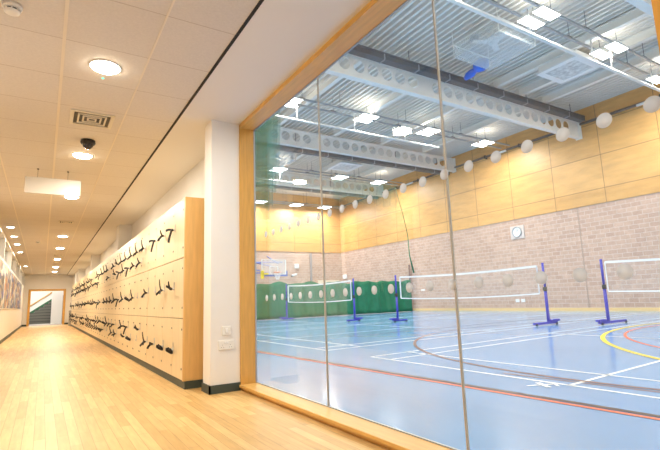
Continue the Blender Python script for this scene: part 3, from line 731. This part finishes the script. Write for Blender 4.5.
# light rows
LZ = 7.76
ROWS = [(-2.2, [3.0, 6.6, 10.4, 13.9, 17.2], 'behind the viewpoint'), (6.24, [3.2, 6.8, 10.42, 13.78, 17.2], 'in the nearest row'), (13.65, [3.4, 7.0, 10.35, 13.65, 17.1], 'in the second row'), (21.5, [3.4, 6.9, 10.3, 14.2, 17.0], 'in the third row'), (27.9, [5.0, 8.9, 12.0, 14.7, 17.0], 'in the farthest row')]
for ri, (y, xs, rl) in enumerate(ROWS):
    LZ = 7.42 if y > 25 else 7.76
    for s, nm in ((-.24, 'near side'), (.24, 'far side')):
        t = thing('ceiling_trunking', 'grey trunking on the %s of the roof lights %s' % (nm, rl), 'trunking', (10, y + s, LZ + .1), 'grey lighting trunking')
        obj('channel', b1(2.2, 18.7, y + s - .03, y + s + .03, LZ + .06, LZ + .12), M['tray_grey'], t)
        bm = BM(); x = 2.6
        while x < 18.6:
            tube(bm, [(x, y + s, LZ + .12), (x, y + s, DZ + .01)], .008, 6); box(bm, x - .12, x + .12, y + s - .02, y + s + .02, LZ + .12, LZ + .15); x += 1.6
        obj('hanger', bm, M['dark'], t)
    for xi, x in enumerate(xs):
        for s, nm in ((-.22, 'front'), (.22, 'rear')):
            yy = y + s; t = thing('ceiling_light', '%s bright LED panel of the pair %s, %s from the window side' % (nm, rl, ordinal(xi)), 'ceiling light', (x, yy, LZ), 'paired LED panels in the hall roof')
            obj('housing', b1(x - .38, x + .38, yy - .155, yy + .155, LZ + .004, LZ + .06), M['steel_white'], t)
            obj('diffuser', b1(x - .36, x + .36, yy - .14, yy + .14, LZ - .004, LZ + .005), M['lamp_hall'], t)
        area('hall_lamp', (x, y, LZ - .05), .76, .7, 142, (1, .985, .95), None)
        area('hall_uplight', (x, y, LZ + .13), .6, .3, 8, (1, .985, .95), None, rot=(PI, 0, 0))
LZ = 7.76
# suspended white rails under the light rows
def rail(y, z, x0, x1, drops, label):
    t = thing('suspended_rail', label, 'rail', (x0, y, z), 'white rails hung under the hall lights')
    bm = BM(); box(bm, x0, x1, y - .045, y + .045, z - .03, z + .03, bev=.01); obj('rail', bm, M['steel_white'], t)
    for x in drops:
        bm = BM(); tube(bm, [(x, y, z + .03), (x, y, LZ + .09)], .022, 8); box(bm, x - .05, x + .05, y - .15, y + .15, LZ + .064, LZ + .09); obj('drop_rod', bm, M['steel_white'], t)
rail(6.20, 7.15, 2.3, 18.4, (4.9, 7.4, 9.9, 12.75, 13.75, 16.2), 'bright white suspended rail crossing the top right of the view')
rail(13.65, 7.15, 2.3, 14.2, (4.85, 7.31, 9.78, 12.3), 'white suspended rail beyond the large roof beam')
rail(21.5, 7.15, 2.3, 12.2, (4.9, 7.3, 10.4), 'farthest white suspended rail, seen through the teal netting')

# ventilator guards, square units, blue object
def guard(x, y, label):
    t = thing('fan_guard', label, 'ceiling fan', (x, y, 7.9), 'ceiling fans in clear guards')
    z0, z1 = 7.62, 8.02; h = .78; bm = BM()
    box(bm, x - h, x + h, y - h, y + h, z0, z0 + .006); box(bm, x - h, x - h + .006, y - h, y + h, z0, z1); box(bm, x + h - .006, x + h, y - h, y + h, z0, z1); box(bm, x - h, x + h, y - h, y - h + .006, z0, z1); box(bm, x - h, x + h, y + h - .006, y + h, z0, z1)
    obj('clear_tray', bm, M['clear_sheet'], t)
    bm = BM()
    for sx in (-h, h): bar(bm, (x + sx, y - h, z1), (x + sx, y + h, z1), .03, .03)
    for sy in (-h, h): bar(bm, (x - h, y + sy, z1), (x + h, y + sy, z1), .03, .03)
    for sx in (-h, h):
        for sy in (-h, h): tube(bm, [(x + sx, y + sy, z0), (x + sx, y + sy, DZ)], .012, 6)
    obj('guard_frame', bm, M['steel_white'], t)
    bm = BM(); lathe(bm, (x, y, 8.0), [(0, .3), (.04, .3), (.04, .05), (.15, .04), (.17, -.06), (.10, -.13), (0, -.14)], 20); obj('motor', bm, M['white'], t)
    for k in range(3):
        a = k * 2 * PI / 3 + .5; bm = BM(); c, s = math.cos(a), math.sin(a)
        pts = [(x + c * .12, y + s * .12, 7.95), (x + c * .58, y + s * .58, 7.97)]; bar(bm, pts[0], pts[1], .17, .012); obj('blade', bm, M['white'], t)
    bm = BM(); lathe(bm, (x - .42, y + .3, 8.05), [(.10, .12), (.14, .08), (.14, -.04), (.10, -.06), (.06, -.02), (0, -.02)], 18); obj('speed_controller', bm, M['tray_grey'], t)
guard(10.55, 7.75, 'white ceiling fan in a clear square guard, near bay')
guard(9.4, 20.0, 'white ceiling fan in a clear square guard, far bay seen past netting')
def cassette(x, y, label):
    t = thing('air_cassette', label, 'air conditioning unit', (x, y, 7.95), 'square white ceiling units')
    h = .70; bm = BM(); z = 7.86
    for q in ((-h, h, h * .72, h), (-h, h, -h, -h * .72), (-h, -h * .72, -h * .72, h * .72), (h * .72, h, -h * .72, h * .72)): box(bm, x + q[0], x + q[1], y + q[2], y + q[3], z, z + .05, bev=.008)
    obj('fascia', bm, M['white'], t)
    obj('housing', b1(x - h * .9, x + h * .9, y - h * .9, y + h * .9, z + .05, z + .26), M['steel_white'], t)
    bm = BM(); obj('grille', b1(x - h * .72, x + h * .72, y - h * .72, y + h * .72, z + .012, z + .03), M['grille'], t)
    for sx in (-1, 1):
        for sy in (-1, 1):
            bm = BM(); tube(bm, [(x + sx * h * .7, y + sy * h * .7, z + .26), (x + sx * h * .7, y + sy * h * .7, DZ)], .01, 6); obj('hanger', bm, M['dark'], t)
cassette(14.05, 7.62, 'square white ceiling air unit, near bay')
cassette(13.5, 19.9, 'square white ceiling air unit, far bay')
t = thing('plastic_bag', 'bright blue crumpled plastic caught under the roof deck', 'plastic bag', (11.35, 9.1, 7.95))
bm = BM(); tube(bm, [(11.36, 9.55, 7.80), (11.38, 9.42, 7.86), (11.40, 9.28, 7.90), (11.42, 9.14, 7.95)], [.06, .12, .13, .08], 14); obj('tail', bm, M['bright_blue'], t)
bm = BM(); tube(bm, [(11.41, 9.20, 7.98), (11.42, 9.10, 8.0), (11.45, 8.92, 8.03), (11.48, 8.75, 8.04), (11.49, 8.66, 8.04)], [.06, .17, .21, .16, .06], 16); obj('body', bm, M['bright_blue'], t)
bm = BM(); tube(bm, [(11.45, 8.9, 8.2), (11.45, 8.9, DZ)], .01, 6); obj('string', bm, M['dark'], t)

# ------------------------------------------------------------------ wall fittings in the hall
for a, b, l in ((-5, 4.1, 'nearest length of dark conduit along the top of the plywood wall'), (4.4, 10.04, 'length of dark conduit on the plywood wall right of the large roof beam'), (10.36, 17.04, 'length of dark conduit on the plywood wall between the large and second roof beams'), (17.36, 23.44, 'length of dark conduit on the plywood wall past the second roof beam'), (23.76, 28.9, 'farthest length of dark conduit at the top of the plywood wall')):
    t = thing('wall_pipe', l, 'pipe', (18.84, (a + b) / 2, 7.74), 'conduit pipes on the plywood wall')
    bm = BM(); tube(bm, [(18.84, a, 7.74), (18.84, b, 7.74)], .055, 10); obj('pipe', bm, M['pipe_brown'], t)
    bm = BM(); y = a + .6
    while y < b - .2: box(bm, 18.78, 18.968, y, y + .05, 7.66, 7.82); y += 2.
    obj('bracket', bm, M['dark'], t)
    bm = BM(); tube(bm, [(18.80, (a + b) / 2, 7.70), (18.80, (a + b) / 2 + .6, 7.70)], .05, 10); obj('sleeve', bm, M['white'], t)
t = thing('wall_clock', 'round white clock in a square guard on the blockwork wall', 'clock', (19, 13.65, 3.68))
bm = BM(); box(bm, 18.95, 18.997, 13.28, 14.02, 3.36, 3.98, bev=.01); obj('back_plate', bm, mat('clock_plate', (.66, .58, .54), .6), t)
bm = BM(); lathe(bm, (18.95, 13.65, 3.68), [(.245, 0), (.25, -.05), (.22, -.055), (.215, -.02)], 36, 0, 'X'); obj('rim', bm, M['tray_grey'], t)
bm = BM(); lathe(bm, (18.95, 13.65, 3.68), [(0, -.02), (.22, -.02)], 36, 0, 'X'); obj('face', bm, M['white'], t)
bm = BM(); bar(bm, (18.925, 13.65, 3.68), (18.925, 13.57, 3.79), .02, .006); bar(bm, (18.922, 13.65, 3.68), (18.922, 13.62, 3.86), .014, .006); obj('hand', bm, M['tray_grey'], t)
t = thing('wall_socket', 'white double socket low on the long blockwork wall', 'power socket', (19, 13.9, .45))
for y in (13.72, 14.02):
    bm = BM(); box(bm, 18.975, 18.997, y - .1, y + .1, .40, .55, bev=.005); obj('plate', bm, M['white'], t)
tag(obj('wall_box', b1(18.9, 18.997, 28.3, 28.75, 2.32, 2.62, bev=.01), M['white']), 'white box on the long wall near the far corner', 'wall box')
tag(obj('wall_box', b1(15.0, 15.32, 28.9, 28.997, 3.1, 3.42, bev=.01), M['white']), 'white box high on the end wall right of the basketball hoop', 'wall box')
t = thing('security_camera', 'small white camera on the end wall above the curtain', 'camera', (14.8, 29, 2.6))
bm = BM(); box(bm, 14.72, 14.86, 28.92, 28.997, 2.52, 2.62); obj('bracket', bm, M['dark'], t)
bm = BM(); tube(bm, [(14.75, 28.92, 2.6), (15.05, 28.7, 2.66)], .07, 12); obj('body', bm, M['white'], t)
tag(obj('downpipe', b1(16.25, 16.37, 28.85, 28.965, .2, 4.2), mat('grey_downpipe', (.34, .31, .32), .6)), 'grey vertical pipe on the end wall', 'pipe')
tag(obj('notice_board', b1(16.9, 18.7, 28.95, 28.997, 1.3, 2.25), M['cream']), 'cream board on the end wall partly hidden by the curtain', 'board')
bm = BM(); tube(bm, [(18.86, 21.3, .0), (18.86, 21.3, 2.75)], .055, 10)
tag(obj('wall_post', bm, mat('post_brown', (.20, .13, .11), .6)), 'dark upright post against the wall at the end of the curtain', 'post')
tag(obj('wall_plate', b1(18.97, 18.997, 20.2, 20.5, 1.15, 1.25), M['white']), 'small white plate on the wall beside the end of the curtain', 'wall plate')

# basketball hoop on the end wall
HYB = 26.5
t = thing('basketball_hoop', 'basketball hoop with clear backboard on blue arms above the green curtain', 'basketball hoop', (12.3, 29, 2.9))
obj('backboard', b1(11.42, 13.12, HYB, HYB + .02, 2.52, 3.46), M['acrylic'], t)
bm = BM()
for q in ((11.42, 13.12, 3.42, 3.46), (11.42, 13.12, 2.52, 2.56), (11.42, 11.48, 2.56, 3.42), (13.06, 13.12, 2.56, 3.42), (11.98, 12.56, 3.0, 3.03), (11.98, 12.02, 2.6, 3.), (12.52, 12.56, 2.6, 3.0)): box(bm, q[0], q[1], HYB - .006, HYB + .026, q[2], q[3])
obj('board_marking', bm, M['white'], t)
bm = BM(); box(bm, 11.5, 13.2, HYB - .03, HYB + .05, 2.40, 2.50, bev=.01); box(bm, 13.12, 13.2, HYB - .03, HYB + .05, 2.5, 2.75, bev=.01); obj('padding', bm, M['hoop_blue'], t)
rc = (12.33, HYB - .38, 2.62)
bm = BM(); tube(bm, [(rc[0] + .225 * math.cos(a), rc[1] + .225 * math.sin(a), rc[2]) for a in [i * 2 * PI / 24 for i in range(25)]], .022, 8); box(bm, rc[0] - .09, rc[0] + .09, HYB - .16, HYB, 2.56, 2.64); obj('rim', bm, M['hoop_orange'], t)
bm = BM()
for k in range(12):
    for s in (1, -1):
        pts = [(rc[0] + (.225 - .035 * j) * math.cos(2 * PI * (k + s * j * .5) / 12), rc[1] + (.225 - .035 * j) * math.sin(2 * PI * (k + s * j * .5) / 12), rc[2] - .11 * j) for j in range(5)]
        tube(bm, pts, .007, 4)
obj('hoop_net', bm, M['tape'], t)
bm = BM()
tube(bm, [(9.2, 28.92, 4.1), (12.2, HYB + .05, 3.0)], .045, 8); tube(bm, [(9.2, 28.92, 3.42), (12.9, HYB + .05, 3.30)], .04, 8); tube(bm, [(9.2, 28.92, 2.75), (12.0, HYB + .05, 2.62)], .045, 8); tube(bm, [(9.2, 28.92, 3.5), (11.6, HYB + .05, 2.7)], .04, 8)
tube(bm, [(12.9, 28.92, 3.9), (12.6, HYB + .05, 3.2)], .035, 8)
obj('support_arm', bm, M['hoop_blue'], t)
bm = BM(); box(bm, 11.35, 11.55, HYB - .1, HYB - .02, 2.25, 2.75, bev=.01); box(bm, 11.45, 11.85, HYB - .1, HYB - .03, 2.5, 2.6, bev=.01); obj('height_winder', bm, M['yellow'], t)

# ------------------------------------------------------------------ lobby light, world, camera
area('lobby_lamp', (-.2, 33.0, 3.5), 2.4, 2.4, 250, (1, .95, .88))
area('strip_window_lamp', (-1.45, 20, 2.7), .5, 16, 22, (1, .93, .84))
W = bpy.data.worlds.new('World'); S.world = W; W.use_nodes = True
W.node_tree.nodes['Background'].inputs[0].default_value = (.9, .95, 1, 1); W.node_tree.nodes['Background'].inputs[1].default_value = .15

cam = bpy.data.cameras.new('Camera'); co = bpy.data.objects.new('Camera', cam); C.objects.link(co); S.camera = co
yaw, pitch, roll = [math.radians(a) for a in (31.97163, 9.18056, -2.06469)]
fwd = Vector((math.sin(yaw) * math.cos(pitch), math.cos(yaw) * math.cos(pitch), math.sin(pitch)))
r0 = Vector((math.cos(yaw), -math.sin(yaw), 0)); u0_ = r0.cross(fwd)
rt = math.cos(roll) * r0 + math.sin(roll) * u0_; up = rt.cross(fwd)
mw = Matrix((( rt.x, up.x, -fwd.x, 0), (rt.y, up.y, -fwd.y, 0), (rt.z, up.z, -fwd.z, .85), (0, 0, 0, 1)))
co.matrix_world = mw
cam.sensor_width = 36; cam.sensor_fit = 'HORIZONTAL'; cam.lens = 459.6735 / 660 * 36; cam.clip_start = .05; cam.clip_end = 200

S.view_settings.view_transform = 'Standard'; S.view_settings.look = 'None'; S.view_settings.gamma = 1; S.view_settings.exposure = 0.4
S.view_settings.use_curve_mapping = False
S.cycles.max_bounces = 8; S.cycles.diffuse_bounces = 4; S.cycles.glossy_bounces = 4; S.cycles.transparent_max_bounces = 24
S.cycles.caustics_reflective = False; S.cycles.caustics_refractive = False; S.cycles.sample_clamp_indirect = 4
